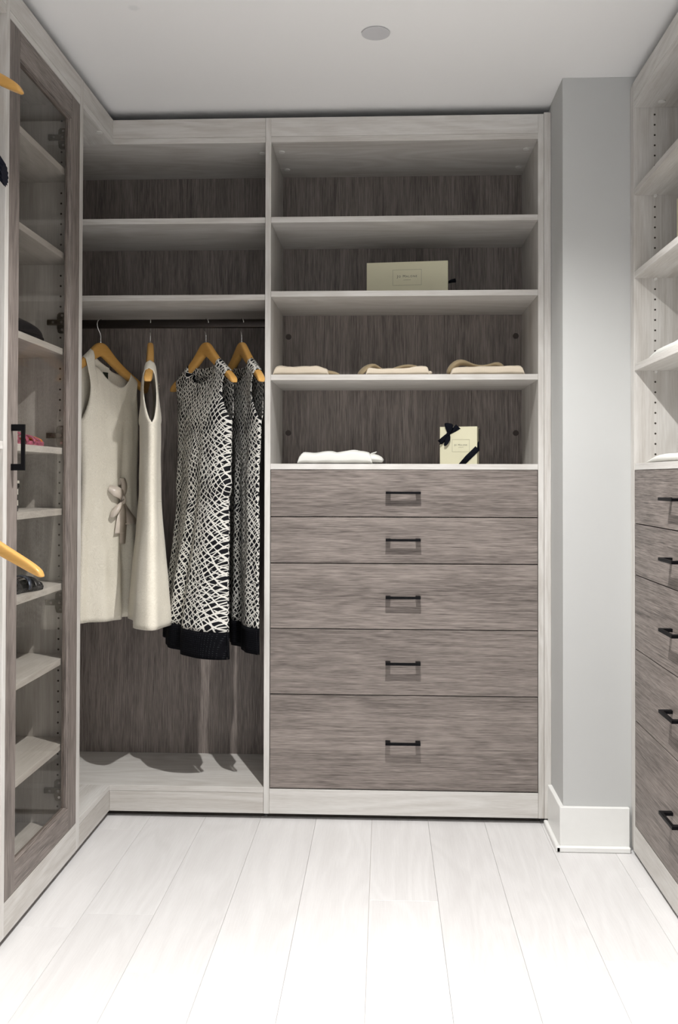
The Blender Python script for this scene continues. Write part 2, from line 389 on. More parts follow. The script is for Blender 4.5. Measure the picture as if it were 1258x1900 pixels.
for x, y in ((-.365, 3.27), (-.365, 3.46), (.495, 3.27), (.495, 3.46)):
    bm = bmesh.new(); add_cyl(bm, (x, y, 2.3175), .011, .003, seg=20); mesh_obj('cam_cover', bm, 'cap', c1)
for sgn, x in ((1, xb+.0003), (-1, xc-.0003)):
    pass
# ------------------------------------------------------------------ corner hanging cabinet
c2 = empty('corner_wardrobe', 'pale corner wardrobe with taupe back, hanging rod and low bench floor', 'cabinet', (-.85, YB, 0))
YG = 2.8565
box('side_panel', -1.340, -1.322, YG+.001, YK+.01, .019, ZT, 'lwz', c2)
box('back_panel', -1.322, xa-.0006, YK, YK+.008, .08, 2.33, 'dwz', c2, bev=0)
box('top_panel', -1.322, xa-.0006, YB+.0005, YK, 2.3185, 2.338, 'lwx', c2)
box('top_panel', -1.322, XL, YG+.001, YB, 2.3185, 2.338, 'lwy', c2)
box('crown_fascia', XL-.018, xa-.0006, YB, YB+.018, 2.3385, ZT, 'lwx', c2)
box('crown_fascia', XL-.018, XL, YG+.001, YB-.0004, 2.3385, ZT, 'lwy', c2)
for z in (2.0600, 1.7940): box('shelf', -1.3215, xa-.001, YB+.001, YK-.001, z-T, z, 'lwx', c2)
box('bench_panel', -1.322, xa-.0006, YB, YK, .0895, .1083, 'lwx', c2)
box('bench_panel', -1.322, XL, YG+.001, YB-.0003, .0895, .1083, 'lwy', c2)
box('toe_kick', XL, xa-.0010, YB+.0005, YB+.018, .0195, .0888, 'lwx', c2)
box('toe_kick', XL-.018, XL-.0005, YG+.001, YB+.018, .0195, .0888, 'lwy', c2)
box('gap_shade_plinth', XL-.03, xa-.002, YB+.03, YB+.05, 0, .0888, 'gapshade', c2, bev=0)
box('gap_shade_plinth', XL-.05, XL-.03, YG+.001, YB+.05, 0, .0888, 'gapshade', c2, bev=0)
YR_ = 3.335; ZR = 1.7365     # rod centre line and rod top
bm = bmesh.new()
R = [[(x, YR_+.0075*math.cos(a*math.pi/10)*(1), ZR-.016+.016*math.sin(a*math.pi/10)) for a in range(20)] for x in (-1.320, xa-.0012)]
loft(bm, R); mesh_obj('hanging_rod', bm, 'rod', c2)
for x in (-1.3185, xa-.0035):
    bm = bmesh.new(); add_box(bm, x-.0025, x+.0025, YR_-.014, YR_+.014, ZR-.04, ZR+.006, .001); mesh_obj('rod_bracket', bm, 'rod', c2)
for x, y in ((-.955, 3.06), (-.435, 3.28)):
    bm = bmesh.new(); add_cyl(bm, (x, y, 2.3175), .011, .003, seg=20); mesh_obj('cam_cover', bm, 'cap', c2)
# ------------------------------------------------------------------ glass-door cabinet on the left
c3 = empty('glass_door_cabinet', 'tall pale shoe cabinet behind a taupe-framed glass door on the left', 'cabinet', (-1.13, 2.56, 0))
Y0, Y1, Y2, Y3 = 2.2636, 2.2861, 2.8285, 2.8560
box('side_panel', -1.340, XL, Y0, Y1, .0195, ZT, 'lwz', c3)
box('side_panel', -1.340, XL, Y2, Y3, .0195, ZT, 'lwz', c3)
box('back_panel', -1.340, -1.332, Y1, Y2, .09, 2.33, 'lwz', c3, bev=0)
box('top_panel', -1.332, XL-.001, Y1, Y2, 2.3185, 2.338, 'lwy', c3)
box('crown_fascia', XL-.018, XL, Y1, Y2, 2.3385, ZT, 'lwy', c3)
box('bottom_panel', -1.332, XL-.022, Y1, Y2, .0850, .1040, 'lwy', c3)
box('toe_kick', XL-.018, XL-.0003, Y1, Y2, .0190, .1045, 'lwy', c3)
box('gap_shade_plinth', XL-.05, XL-.03, Y0+.002, Y3-.002, 0, .085, 'gapshade', c3, bev=0)
LSH = [2.0955, 1.8395, 1.5507, 1.2523, 1.0702, .8462, .6225, .3675]
for z in LSH: box('shelf', -1.331, -.9655, Y1+.0005, Y2-.0005, z-.0190, z, 'lwy', c3)
discs('shelf_pin_hole', [(-1.0000, Y2-.0003, 2.1708+.032*3-.032*k) for k in range(67) if all(abs(2.1708+.096-.032*k-z+.01) > .014 for z in LSH)], .0031, 'y', 'hole', c3)
for z in (2.2120, 1.6405, 1.2920, .7805, .2068):
    h = empty('hinge_tmp', '', ''); bpy.data.objects.remove(h)
    bm = bmesh.new(); add_box(bm, -1.0375, -.966, Y2-.016, Y2-.006, z-.0085, z+.0085, .0015)
    h = mesh_obj('hinge', bm, 'nickel', c3)
    bm = bmesh.new(); R = []
    for zz, w in ((-.033, .009), (-.030, .014), (-.016, .017), (.016, .017), (.026, .016), (.031, .010)):
        R.append([(-.992+w*sx_, Y2-yy, z+zz) for sx_, yy in ((-1, .0002), (-1, .006), (1, .006), (1, .0002))])
    loft(bm, R); mesh_obj('mounting_plate', bm, 'nickel', h)
    bm = bmesh.new()
    for sx_, sz, yo in ((-1.018, 0, .0165), (-.992, 0, .0165), (-.993, .022, .0065), (-.993, -.022, .0065)): add_cyl(bm, (sx_, Y2-yo, z+sz), .0042, .0016, 'y', 12)
    mesh_obj('screw', bm, 'chrome', h)
dz0, dz1 = .1065, 2.3160
door = empty('tmp', '', ''); bpy.data.objects.remove(door)
ya, yb_, yc, yd = 2.2880, 2.3530, 2.7470, 2.8245
xf, xk = XL, XL-.0200
dr = box('door', xk+.001, xf-.0002, ya, yb_, dz0, dz1, 'dwz', c3, bev=.0008)
box('stile', xk, xf, yc+.0070, yd, dz0, dz1, 'dwz', dr, bev=.0008)
box('stile_lip', xk, xf-.002, yc, yc+.0068, dz0+.07, dz1-.07, 'dwz', dr, bev=.0016)
box('rail', xk, xf-.0003, yb_+.0002, yc+.0067, dz1-.0700, dz1, 'dwy', dr, bev=.0008)
box('rail', xk, xf-.0003, yb_+.0002, yc+.0067, dz0, dz0+.0690, 'dwy', dr, bev=.0008)
box('rail_lip', xk+.001, xf-.003, yb_+.0002, yc, dz1-.0745, dz1-.0702, 'dwy', dr, bev=.001)
box('rail_lip', xk+.001, xf-.003, yb_+.0002, yc, dz0+.0692, dz0+.0735, 'dwy', dr, bev=.001)
box('glass_pane', XL-.0145, XL-.0105, yb_, yc, dz0+.0736, dz1-.0748, 'glass', dr, bev=0, label='clear glass pane')
handle(dr, XL, 2.3135, 1.2390, (0, 0, 1), (1, 0, 0), .1165)
# ------------------------------------------------------------------ hanging cabinet nearest on the left
c4 = empty('double_hanging_cabinet', 'pale double-hanging cabinet nearest the camera on the left edge', 'cabinet', (-1.13, 1.7, 0))
yn = 1.25
box('side_panel', -1.340, XL, yn-.02, yn, .0195, ZT, 'lwz', c4)
box('back_panel', -1.340, -1.332, yn, Y0-.001, .09, 2.33, 'lwz', c4, bev=0)
box('top_panel', -1.332, XL-.001, yn, Y0-.001, 2.3185, 2.338, 'lwy', c4)
box('crown_fascia', XL-.018, XL-.0004, yn, Y0-.001, 2.3385, ZT, 'lwy', c4)
box('shelf', -1.332, XL-.001, yn, Y0-.001, 1.2330, 1.2530, 'lwy', c4)
box('bottom_panel', -1.332, XL-.001, yn, Y0-.001, .0895, .1083, 'lwy', c4)
box('toe_kick', XL-.018, XL-.0003, yn, Y0-.001, .0190, .0890, 'lwy', c4)
box('gap_shade_plinth', XL-.05, XL-.03, yn-.01, Y0-.002, 0, .089, 'gapshade', c4, bev=0)
XRD = -1.065; ZU, ZLo = 2.296, 1.174
for zt, XRD_ in ((ZU, XRD), (ZLo, -1.040)):
    bm = bmesh.new()
    R = [[(XRD_+.0075*math.cos(a*math.pi/10), y, zt-.016+.016*math.sin(a*math.pi/10)) for a in range(20)] for y in (yn+.001, Y0-.0015)]
    loft(bm, R); mesh_obj('hanging_rod', bm, 'rod', c4)
# ------------------------------------------------------------------ right-hand cabinets
def right_unit(label, yfar, ynear, first):
    c = empty('drawer_cabinet', label, 'cabinet', (.97, (yfar+ynear)/2, 0), 'right-hand drawer cabinets')
    ZTr, zb = 2.3980, .0130
    yp = yfar-T
    box('side_panel', XR, 1.170, yfar-.0005, yfar+.0185, zb, ZTr, 'lwz', c)
    box('side_panel', XR, 1.170, ynear-.001, ynear+.018, zb, ZTr, 'lwz', c)
    if first: box('filler_strip', XR+.003, XR+.020, yfar+.0190, yfar+.0500, zb, ZTr, 'lwz', c)
    a, b_ = ynear+.0185, yfar-.001
    box('back_panel', 1.162, 1.170, a, b_, .09, 2.33, 'lwz', c, bev=0)
    box('top_panel', XR+.0008, 1.162, a, b_, 2.3170, 2.3365, 'lwy', c)
    box('crown_fascia', XR+.0002, XR+.018, a, b_, 2.3370, ZTr, 'lwy', c)
    for z in (2.0640, 1.8055, 1.5180, 1.2110): box('shelf', XR+.0010, 1.161, a, b_, z-T-.001, z, 'lwy', c)
    box('bottom_panel', XR+.02, 1.162, a, b_, .076, .094, 'lwy', c)
    box('toe_kick', XR+.0004, XR+.018, a, b_, zb, .0945, 'lwy', c)
    box('gap_shade_plinth', XR+.03, XR+.05, a-.01, b_+.01, 0, .080, 'gapshade', c, bev=0)
    g = [1.2110-T-.001, 1.0256, .8675, .6399, .4194, .0969]; hh = [1.1090, .9470, .7565, .5375, .2660]
    for i in range(5):
        d = box('drawer', XR+.0004, XR+.019, a+.0016, b_-.0016, g[i+1]+.0015, g[i]-.0015, 'dwy', c, bev=.0005)
        box('drawer_box', XR+.0195, 1.13, a+.02, b_-.02, g[i+1]+.015, g[i]-.03, 'lwy', d, bev=0)
        handle(d, XR+.0004, (a+b_)/2, hh[i], (0, 1, 0), (-1, 0, 0))
    for y in (yfar-.05, ynear+.07):
        for x in (.845, 1.08):
            bm = bmesh.new(); add_cyl(bm, (x, y, 2.3160), .011, .003, seg=20); mesh_obj('cam_cover', bm, 'cap', c)
    zs = [1.1326+CAMZ-.032*k for k in range(-0, 34)]
    discs('shelf_pin_hole', [(.8375, yfar-.0008, z) for z in zs if all(abs(z-s+.01) > .014 for s in (2.064, 1.8055, 1.518, 1.211, 2.33)) and z > 1.22], .0031, 'y', 'hole', c)
    bm = bmesh.new()
    for s in (2.064, 1.8055, 1.518): add_cyl(bm, (.8375, yfar-.006, s-T-.0045), .0045, .009, 'y', 10)
    mesh_obj('shelf_pin', bm, 'cap', c, kind='stuff')
    return c
right_unit('pale cabinet of shelves over taupe drawers at the right edge beside the grey pier', 2.9182, 2.055, True)
right_unit('pale shelf and drawer cabinet nearest the camera on the right side', 2.0340, 1.19, False)
# ------------------------------------------------------------------ hangers
def hanger_top(u):
    u = abs(u)
    P = [(0, 0), (.012, .0008), (.025, .006), (.045, .024), (.07, .046), (.10, .069), (.14, .094), (.18, .117), (.21, .135), (.226, .148), (.232, .162)]
    for (a, va), (b_, vb) in zip(P, P[1:]):
        if u <= b_: return va+(vb-va)*(u-a)/(b_-a)
    return P[-1][1]
def hanger_bot(u):
    u = abs(u)
    P = [(0, .050), (.012, .054), (.03, .064), (.06, .082), (.10, .105), (.14, .126), (.18, .145), (.21, .160), (.226, .166), (.232, .164)]
    for (a, va), (b_, vb) in zip(P, P[1:]):
        if u <= b_: return va+(vb-va)*(u-a)/(b_-a)
    return P[-1][1]
HOOK = .083
def make_hanger(label, group):
    t = empty('coat_hanger', label, 'hanger', (0, 0, 0), group)
    us = [-.232, -.2295, -.226, -.21, -.18, -.14, -.10, -.07, -.045, -.025, -.012, 0, .012, .025, .045, .07, .10, .14, .18, .21, .226, .2295, .232]
    R = []
    for u in us:
        zt, zb = -HOOK-hanger_top(u), -HOOK-hanger_bot(u); zc, hh = (zt+zb)/2, max((zt-zb)/2, .0015)
        bow = .016*(abs(u)/.23)**2        # arms curve gently forward
        th = .0118+.0025*(abs(u)/.23)
        if abs(u) > .229: th *= .6
        ring = []
        for k in range(16):
            a = 2*math.pi*k/16; c_, s_ = math.cos(a), math.sin(a)
            ring.append((u, -bow+th*math.copysign(abs(c_)**.55, c_), zc+hh*math.copysign(abs(s_)**.55, s_)))
        R.append(ring)
    bm = bmesh.new(); loft(bm, R); o = mesh_obj('arms', bm, 'honey', t, smooth=True)
    s = o.modifiers.new('sub', 'SUBSURF'); s.levels = 1; s.render_levels = 1
    bm = bmesh.new(); pts = [(0, 0, -HOOK-.006), (0, 0, -.052)]
    for k in range(15):
        a = math.radians(-70+k*(250+0)/14.0)
        pts.append((-.0, 0, 0)); pts[-1] = (.019*math.cos(a)*-1+.0, 0, -.0178+.0195*math.sin(a))
    pts = [(0, 0, -HOOK-.006), (0, 0, -.060), (-.004, 0, -.048), (-.013, 0, -.036)] + [(-.019*math.cos(math.radians(a)), 0, -.0185+.0205*math.sin(math.radians(a))) for a in range(-35, 186, 17)]
    tube(bm, pts, .0017, 8); mesh_obj('hook', bm, 'chrome', t, smooth=True)
    bm = bmesh.new(); add_cyl(bm, (0, 0, -HOOK+.001), .0032, .004, seg=12); mesh_obj('ferrule', bm, 'chrome', t)
    return t
# ------------------------------------------------------------------ dresses
def lerp_table(P, x):
    if x <= P[0][0]: return P[0][1]
    for (a, va), (b_, vb) in zip(P, P[1:]):
        if x <= b_:
            s = (x-a)/(b_-a); s = s*s*(3-2*s); return va+(vb-va)*s
    return P[-1][1]
def dress(name, label, cat, loc, phi, mat, zarm, zhem, Wt, Tf, Tb, fold, seed, neck=.105, nd=.075, nb=.025, band=0, band_mat=None, nf=7, group=None, sh=.182, slant=0.0, du=0.0, dh=0.0, twist=0.0):
    """Wt/Tf/Tb: tables (depth below rod, half width / front bulge / back bulge)"""
    t = empty(name, label, cat, loc, group)
    ur = Vector((math.cos(phi), math.sin(phi), 0)); nr = Vector((math.sin(phi), -math.cos(phi), 0)); L = Vector(loc)
    rnd = random.Random(seed); ph = [rnd.uniform(0, 6.28) for _ in range(8)]
    NC = 56; ps = [math.sin(math.pi*(i/NC-.5))*.35+(2*i/NC-1)*.65 for i in range(NC+1)]
    def topz(p, side):
        ns = neck/sh; a = abs(p)
        zs_ = lambda q: -HOOK-hanger_top(q*sh+du)+.0045
        if a >= ns: return zs_(p)
        dpt = nd if side > 0 else nb
        z0 = zs_(-ns)+(zs_(ns)-zs_(-ns))*(p/ns+1)/2
        return z0-dpt*(1-(a/ns)**2.6)**.62
    def width(z, z1):
        if z > zarm:
            r = min(1, (z-zarm)/(z1-zarm)); w0 = lerp_table(Wt, -zarm)
            return w0+(sh-w0)*min(1, r*1.6)-.020*math.sin(math.pi*min(1, r))*1.0
        return lerp_table(Wt, -z)
    ztop = -HOOK-hanger_top(sh)+.0045
    def pt(p, side, z, r):
        """r: 0 below the armpit, 0..1 up to the shoulder"""
        w = width(z, ztop); dd = -z
        tt = lerp_table(Tf if side > 0 else Tb, dd)
        prof = max(0, 1-abs(p)**2.4)**.5
        g = (1-r)**.6 if r < 1 else 0
        n_ = tt*prof*g
        if r > 0:
            n_ += .010*math.sin(math.pi*min(1, r*1.0))**.8*abs(p)**3 + .0155*r**.5*max(0, 1-max(0, (r-.88)/.12)**2)**.5
            n_ += .016*(abs(p)*sh/.23)**2*r*side
        n_ *= side
        k = fold*min(1, max(0, (dd-.30)/.75))
        q = p*math.pi*nf/2.0
        wob = math.sin(q+ph[0]+side*.8+dd*.9)+.5*math.sin(q*1.9+ph[1]-dd*1.3)+.6*mnoise.noise(Vector((p*3+seed, dd*2.2, side*4.0)))
        n_ += k*wob*prof**.7
        tf = min(1, max(0, (dd-.25)/.85)); an = phi+math.radians(twist)*tf
        ur = Vector((math.cos(an), math.sin(an), 0)); nr = Vector((math.sin(an), -math.cos(an), 0))
        uu = du + dh*tf + p*w + k*.5*math.sin(dd*5+ph[2]+p*2)*abs(p)
        # small creases in the bodice
        n_ += .0035*mnoise.noise(Vector((p*5, dd*9, seed+side)))*prof*(1-r)
        zz = z + slant*p*max(0, (dd-.6))
        return L+ur*uu+nr*n_+Vector((0, 0, zz))
    bm = bmesh.new(); uvl = bm.loops.layers.uv.new('UVMap')
    def addgrid(rows, uvs):
        for i in range(len(rows)-1):
            for k in range(len(rows[i])-1):
                vs = (rows[i][k], rows[i][k+1], rows[i+1][k+1], rows[i+1][k])
                if len(set(vs)) < 4: continue
                f = bm.faces.new(vs)
                for lp, uv in zip(f.loops, (uvs[i][k], uvs[i][k+1], uvs[i+1][k+1], uvs[i+1][k])): lp[uvl].uv = uv
    NB, NS = 15, 44
    arm = {}
    for side in (1, -1):
        rows, uvs = [], []
        for j in range(NB+1):
            s = j/NB if j < NB-3 else (.82, .90, .96, 1)[j-NB+3]; row, uv = [], []
            for i, p in enumerate(ps):
                z = zarm+(topz(p, side)-zarm)*s
                zfull = ztop
                r = max(0, min(1, (z-zarm)/(zfull-zarm)))
                if abs(p) > neck/sh: r = s
                v = pt(p, side, z, r)
                row.append(bm.verts.new(v)); uv.append((p*width(z, ztop)*1.15+side*1.0, z))
            rows.append(row); uvs.append(uv)
        addgrid(rows, uvs); arm[side] = rows[0]
        zs = [zarm+(zhem-zarm)*j/NS for j in range(NS+1)]
        rr, uu_ = [rows[0]], [uvs[0]]
        for z in zs[1:]:
            rr.append([bm.verts.new(pt(p, side, z, 0)) for p in ps]); uu_.append([(p*width(z, ztop)*1.15+side*1.0, z) for p in ps])
        addgrid(rr, uu_)
    bmesh.ops.remove_doubles(bm, verts=bm.verts, dist=.0012)
    bmesh.ops.recalc_face_normals(bm, faces=bm.faces)
    o = mesh_obj('bodice_and_skirt' if cat == 'dress' else 'body', bm, mat, t, smooth=True); solid(o, .0014)
    if band:
        bm = bmesh.new(); uvl = bm.loops.layers.uv.new('UVMap')
        for side in (1, -1):
            rr, uu_ = [], []
            for z in [zhem+.001-(band+.001)*j/6 for j in range(7)]:
                rr.append([bm.verts.new(pt(p, side, z, 0)+nr*side*.0012) for p in ps]); uu_.append([(p*width(z, ztop)*1.15+side, z) for p in ps])
            addgrid(rr, uu_)
        bmesh.ops.remove_doubles(bm, verts=bm.verts, dist=.002)
        o = mesh_obj('hem_band', bm, band_mat, t, smooth=True, label='black eyelet hem band'); solid(o, .0014)
    return t, pt, ur, nr, L
def rodx(px, y): return (px-713.0)/F_PX*y
GH = 'hangers on the back rod'
P1 = (-1.030, YR_, ZR); P2 = (-.8480, YR_, ZR); P3 = (-.6450, YR_, ZR); P4 = (-.5150, YR_, ZR)
A1, A2, A3, A4 = [math.radians(a) for a in (64, -74, -50, -60)]
h1 = make_hanger('honey wood hanger holding the cream dress with a satin bow', GH); h1.location = P1; h1.rotation_euler = (0, 0, A1)
dup(h1, P2, A2, 'honey wood hanger seen end-on holding the plain cream dress')
dup(h1, P3, A3, 'honey wood hanger holding the larger front black and white dress')
dup(h1, P4, A4, 'honey wood hanger nearest the drawer cabinet, tip crossing its side panel')
for ch in h1.children:
    if ch.name.startswith('arms'):
        bm = bmesh.new(); add_box(bm, -.002, .014, -.0094, -.0088, -HOOK-.0225, -HOOK-.0195)
        me = bpy.data.meshes.new('stamp'); bm.to_mesh(me); bm.free(); me.materials.append(M['ink'])
        so = bpy.data.objects.new('stamped_mark', me); COL.objects.link(so); so.parent = h1
ARM = -.375
Wc = [(.37, .148), (.60, .134), (.80, .140), (1.10, .152)]
d1, pt1, ur1, nr1, L1 = dress('sleeveless_dress', 'cream brocade sleeveless dress with blush satin bow, leftmost on the rod', 'dress', P1, A1, 'brocade', ARM, -1.086,
    Wc, [(.2, .02), (.37, .048), (.62, .044), (1.1, .058)], [(.2, .012), (.37, .028), (.62, .03), (1.1, .04)], .017, 3, neck=.098, nd=.090, nb=.030, sh=.140, du=.045, group='dresses on the back rod', nf=4)
d2, pt2, ur2, nr2, L2 = dress('sleeveless_dress', 'plain cream brocade dress turned edge-on between two other dresses', 'dress', P2, A2, 'brocade', ARM-.01, -1.082,
    [(.37, .205), (.60, .195), (.80, .21), (1.10, .235)], [(.2, .02), (.37, .034), (.60, .034), (1.1, .062)], [(.2, .02), (.37, .034), (.60, .033), (1.1, .066)], .009, 8, neck=.12, nd=.08, nb=.03, sh=.182, group='dresses on the back rod', nf=4, dh=.032)
d3, pt3, ur3, nr3, L3 = dress('sleeveless_dress', 'black dress with white scribbled lines and black hem, the larger one in front', 'dress', P3, A3, 'print', ARM, -1.075,
    [(.37, .190), (.56, .192), (.60, .205), (.64, .190), (.80, .205), (1.2, .248)], [(.2, .02), (.37, .060), (.58, .076), (1.15, .138)], [(.2, .012), (.37, .022), (.62, .025), (1.1, .032)], .011, 15, neck=.10, nd=.085, nb=.03, band=.085, band_mat='eyelet', sh=.185, group='dresses on the back rod', nf=6, slant=-.03, dh=.040, twist=-14)
d4, pt4, ur4, nr4, L4 = dress('sleeveless_dress', 'black dress with white scribbled lines partly hidden, nearest the drawer cabinet', 'dress', P4, A4, 'print', ARM, -1.075,
    [(.37, .188), (.60, .178), (.80, .20), (1.2, .236)], [(.2, .015), (.37, .022), (.62, .028), (1.1, .032)], [(.2, .012), (.37, .020), (.62, .022), (1.1, .018)], .008, 22, neck=.10, nd=.085, nb=.03, band=.085, band_mat='eyelet', sh=.185, group='dresses on the back rod', nf=6, dh=.035, twist=-9)
# tag, slit and satin bow on the first dress
bm = bmesh.new()
q = [pt1(p, -1, z, .75)+nr1*.004 for z in (-.186, -.222) for p in (-.13, .07)]
vs = [bm.verts.new(v) for v in q]; bm.faces.new((vs[0], vs[1], vs[3], vs[2])); o = mesh_obj('neck_label', bm, 'tag', d1); solid(o, .001)
def on1(u, z, off):     # a point in front of dress 1 by its own coordinates
    p = (u-.045)/.137; return pt1(p, 1, z, 0)+nr1*off
kn = (.052, -.655)
bow = bmesh.new()
def rib(pts, ws, side):
    P, Wd = [], []
    for i in range(len(pts)-1):          # smooth the path
        q0, q1, q2, q3 = [pts[max(0, min(len(pts)-1, i+k))] for k in (-1, 0, 1, 2)]
        for j in range(5):
            t_ = j/5
            P.append([.5*(2*q1[a]+(q2[a]-q0[a])*t_+(2*q0[a]-5*q1[a]+4*q2[a]-q3[a])*t_*t_+(3*q1[a]-q0[a]-3*q2[a]+q3[a])*t_**3) for a in range(3)])
            Wd.append(ws[i]+(ws[i+1]-ws[i])*t_)
    P.append(pts[-1]); Wd.append(ws[-1])
    strip(bow, [on1(u, z, o_) for u, z, o_ in P], [w*1.5 for w in Wd], side)
Z = Vector((0, 0, 1)); dg = (ur1*.45+Z*.9).normalized(); hz_ = ur1
rib([(.052, -.655, .010), (.030, -.635, .022), (.005, -.622, .026), (-.010, -.610, .012)], [.012, .024, .026, .012], dg)
rib([(.052, -.657, .010), (.030, -.672, .024), (.004, -.690, .028), (-.006, -.700, .014)], [.012, .030, .036, .020], dg)
rib([(.054, -.650, .008), (.064, -.630, .020), (.072, -.600, .018), (.066, -.575, .010), (.058, -.600, .006)], [.010, .018, .020, .016, .012], hz_)
rib([(.050, -.660, .012), (.044, -.690, .016), (.034, -.730, .014), (.028, -.775, .012)], [.012, .026, .032, .034], hz_)
rib([(.054, -.660, .013), (.056, -.700, .017), (.058, -.750, .015), (.062, -.815, .012)], [.012, .024, .030, .024], hz_)
rib([(.058, -.658, .014), (.074, -.690, .018), (.092, -.720, .016), (.104, -.745, .012)], [.012, .034, .046, .050], hz_)
o = mesh_obj('satin_bow', bow, 'satin', d1, smooth=True, label='blush satin bow'); solid(o, .0012, 0)
bm = bmesh.new(); kp = [on1(.052+.004*math.sin(a), -.655+.013*math.cos(a), .016+.006*math.sin(a)) for a in [k*.6 for k in range(6)]]
tube(bm, kp, [.006, .008, .009, .009, .008, .006], 8); mesh_obj('bow_knot', bm, 'satin', d1, smooth=True)
bm = bmesh.new()
for k in range(7):
    z = -.245-k*.012; v = pt2(-.35, -1, z, .5); v = L2+ur2*(.12)-nr2*(.026-.0006*k)+Vector((0, 0, z))
    bmesh.ops.create_icosphere(bm, subdivisions=1, radius=.0038, matrix=Matrix.Translation(v))
mesh_obj('bead_trim', bm, 'nickel', d2, kind='stuff')
bm = bmesh.new(); tube(bm, [pt2(.98-1.0*k/12, 1, -.655, 0)+nr2*.0006 for k in range(13)][::-1]+[pt2(.98-1.0*k/12, -1, -.655, 0)-nr2*.0006 for k in range(13)], .0011, 5)
mesh_obj('waist_seam', bm, 'brocade', d2, smooth=True)
# hangers and a black blouse in the nearest left cabinet
GL = 'hangers in the left cabinet'
dup(h1, (XRD, 2.115, ZU), math.radians(0), 'empty honey wood hanger tip poking in at the upper left edge', GL)
dup(h1, (-1.040, 2.205, ZLo), math.radians(-1.5), 'empty honey wood hanger tip poking in at the lower left edge', GL)
dup(h1, (XRD, 2.010, ZU), math.radians(62), 'honey wood hanger holding the black blouse in the left cabinet', GL)
PB = (XRD, 2.010, ZU); AB = math.radians(62)
db, ptb, urb, nrb, LB = dress('blouse', 'black blouse with pleated short sleeve at the left edge', 'blouse', PB, AB, 'blackfab', -.36, -.70,
    [(.36, .19), (.7, .19)], [(.2, .01), (.36, .02), (.7, .025)], [(.2, .01), (.36, .015), (.7, .02)], .003, 31, group=None)
bm = bmesh.new(); R = []
for s in range(7):
    f = s/6; c = Vector((-.992+.078*f, 2.190+.005*f, 2.000-.109*f))
    ring = []
    for k in range(28):
        a = 2*math.pi*k/28; rr = (.036-.010*f)*(1+(.10*f*math.cos(k*math.pi)))
        ring.append((c.x+(.010)*math.cos(a)*(1-f), c.y+.020*math.cos(a)*(1+.12*f*(-1)**k), c.z+rr*math.sin(a)))
    R.append(ring)
loft(bm, R); mesh_obj('sleeve', bm, 'blackfab', db, smooth=False)
# ------------------------------------------------------------------ gift boxes
def text_obj(name, body, size, loc, rot, mat, parent, caps=True, spacing=1.25):
    cu = bpy.data.curves.new('t', 'FONT'); cu.body = body; cu.size = size; cu.align_x = 'CENTER'; cu.align_y = 'CENTER'; cu.space_character = spacing
    cu.extrude = .0001; cu.resolution_u = 3
    if caps:
        for i, ch in enumerate(body):
            cu.body_format[i].use_small_caps = True
        cu.small_caps_scale = .8
    o = bpy.data.objects.new('t', cu); COL.objects.link(o)
    dg = bpy.context.evaluated_depsgraph_get(); me = bpy.data.meshes.new_from_object(o.evaluated_get(dg))
    bpy.data.objects.remove(o); me.materials.clear(); me.materials.append(M[mat])
    q = bpy.data.objects.new(name, me); COL.objects.link(q); q.parent = parent; q.location = loc; q.rotation_euler = rot
    return q
def frame(name, w, h, cx, cy, cz, lw, mat, parent):
    bm = bmesh.new()
    for x0, x1, z0, z1 in ((-w/2, w/2, h/2-lw, h/2), (-w/2, w/2, -h/2, -h/2+lw), (-w/2, -w/2+lw, -h/2, h/2), (w/2-lw, w/2, -h/2, h/2)):
        add_box(bm, cx+x0, cx+x1, cy-.0002, cy+.0001, cz+z0, cz+z1)
    me = bpy.data.meshes.new(name); bm.to_mesh(me); bm.free(); me.materials.append(M[mat])
    o = bpy.data.objects.new(name, me); COL.objects.link(o); o.parent = parent; return o
def local_box(name, x0, x1, y0, y1, z0, z1, mat, parent, bev=.0006, **k):
    bm = bmesh.new(); add_box(bm, x0, x1, y0, y1, z0, z1, bev)
    me = bpy.data.meshes.new(name); bm.to_mesh(me); bm.free(); me.materials.append(M[mat])
    o = bpy.data.objects.new(name, me); COL.objects.link(o); o.parent = parent; return o
# wide box on the second shelf
g1 = empty('gift_box', 'wide flat cream gift box standing alone on the upper shelf', 'box', (.0800, 3.318, SH[1]+.0003))
g1.rotation_euler = (0, 0, math.radians(-6))
local_box('lid', -.1450, .1450, 0, .030, 0, .1305, 'cream', g1)
local_box('base', -.1425, .1425, .0302, .075, .001, .1280, 'cream', g1)
frame('label_frame', .103, .056, 0, -.0002, .0745, .0008, 'inkline', g1)
text_obj('lettering', 'Jo Malone', .0128, (0, -.0003, .0785), (math.pi/2, 0, 0), 'ink', g1)
text_obj('lettering', 'LONDON', .0052, (0, -.0003, .0655), (math.pi/2, 0, 0), 'inkline', g1, caps=False)
bm = bmesh.new(); tube(bm, [(.140, .050, .062), (.155, .045, .066), (.170, .040, .067)], [.004, .006, .0075], 8)
me = bpy.data.meshes.new('r'); bm.to_mesh(me); bm.free(); me.materials.append(M['ribbon']); o = bpy.data.objects.new('ribbon_end', me); COL.objects.link(o); o.parent = g1
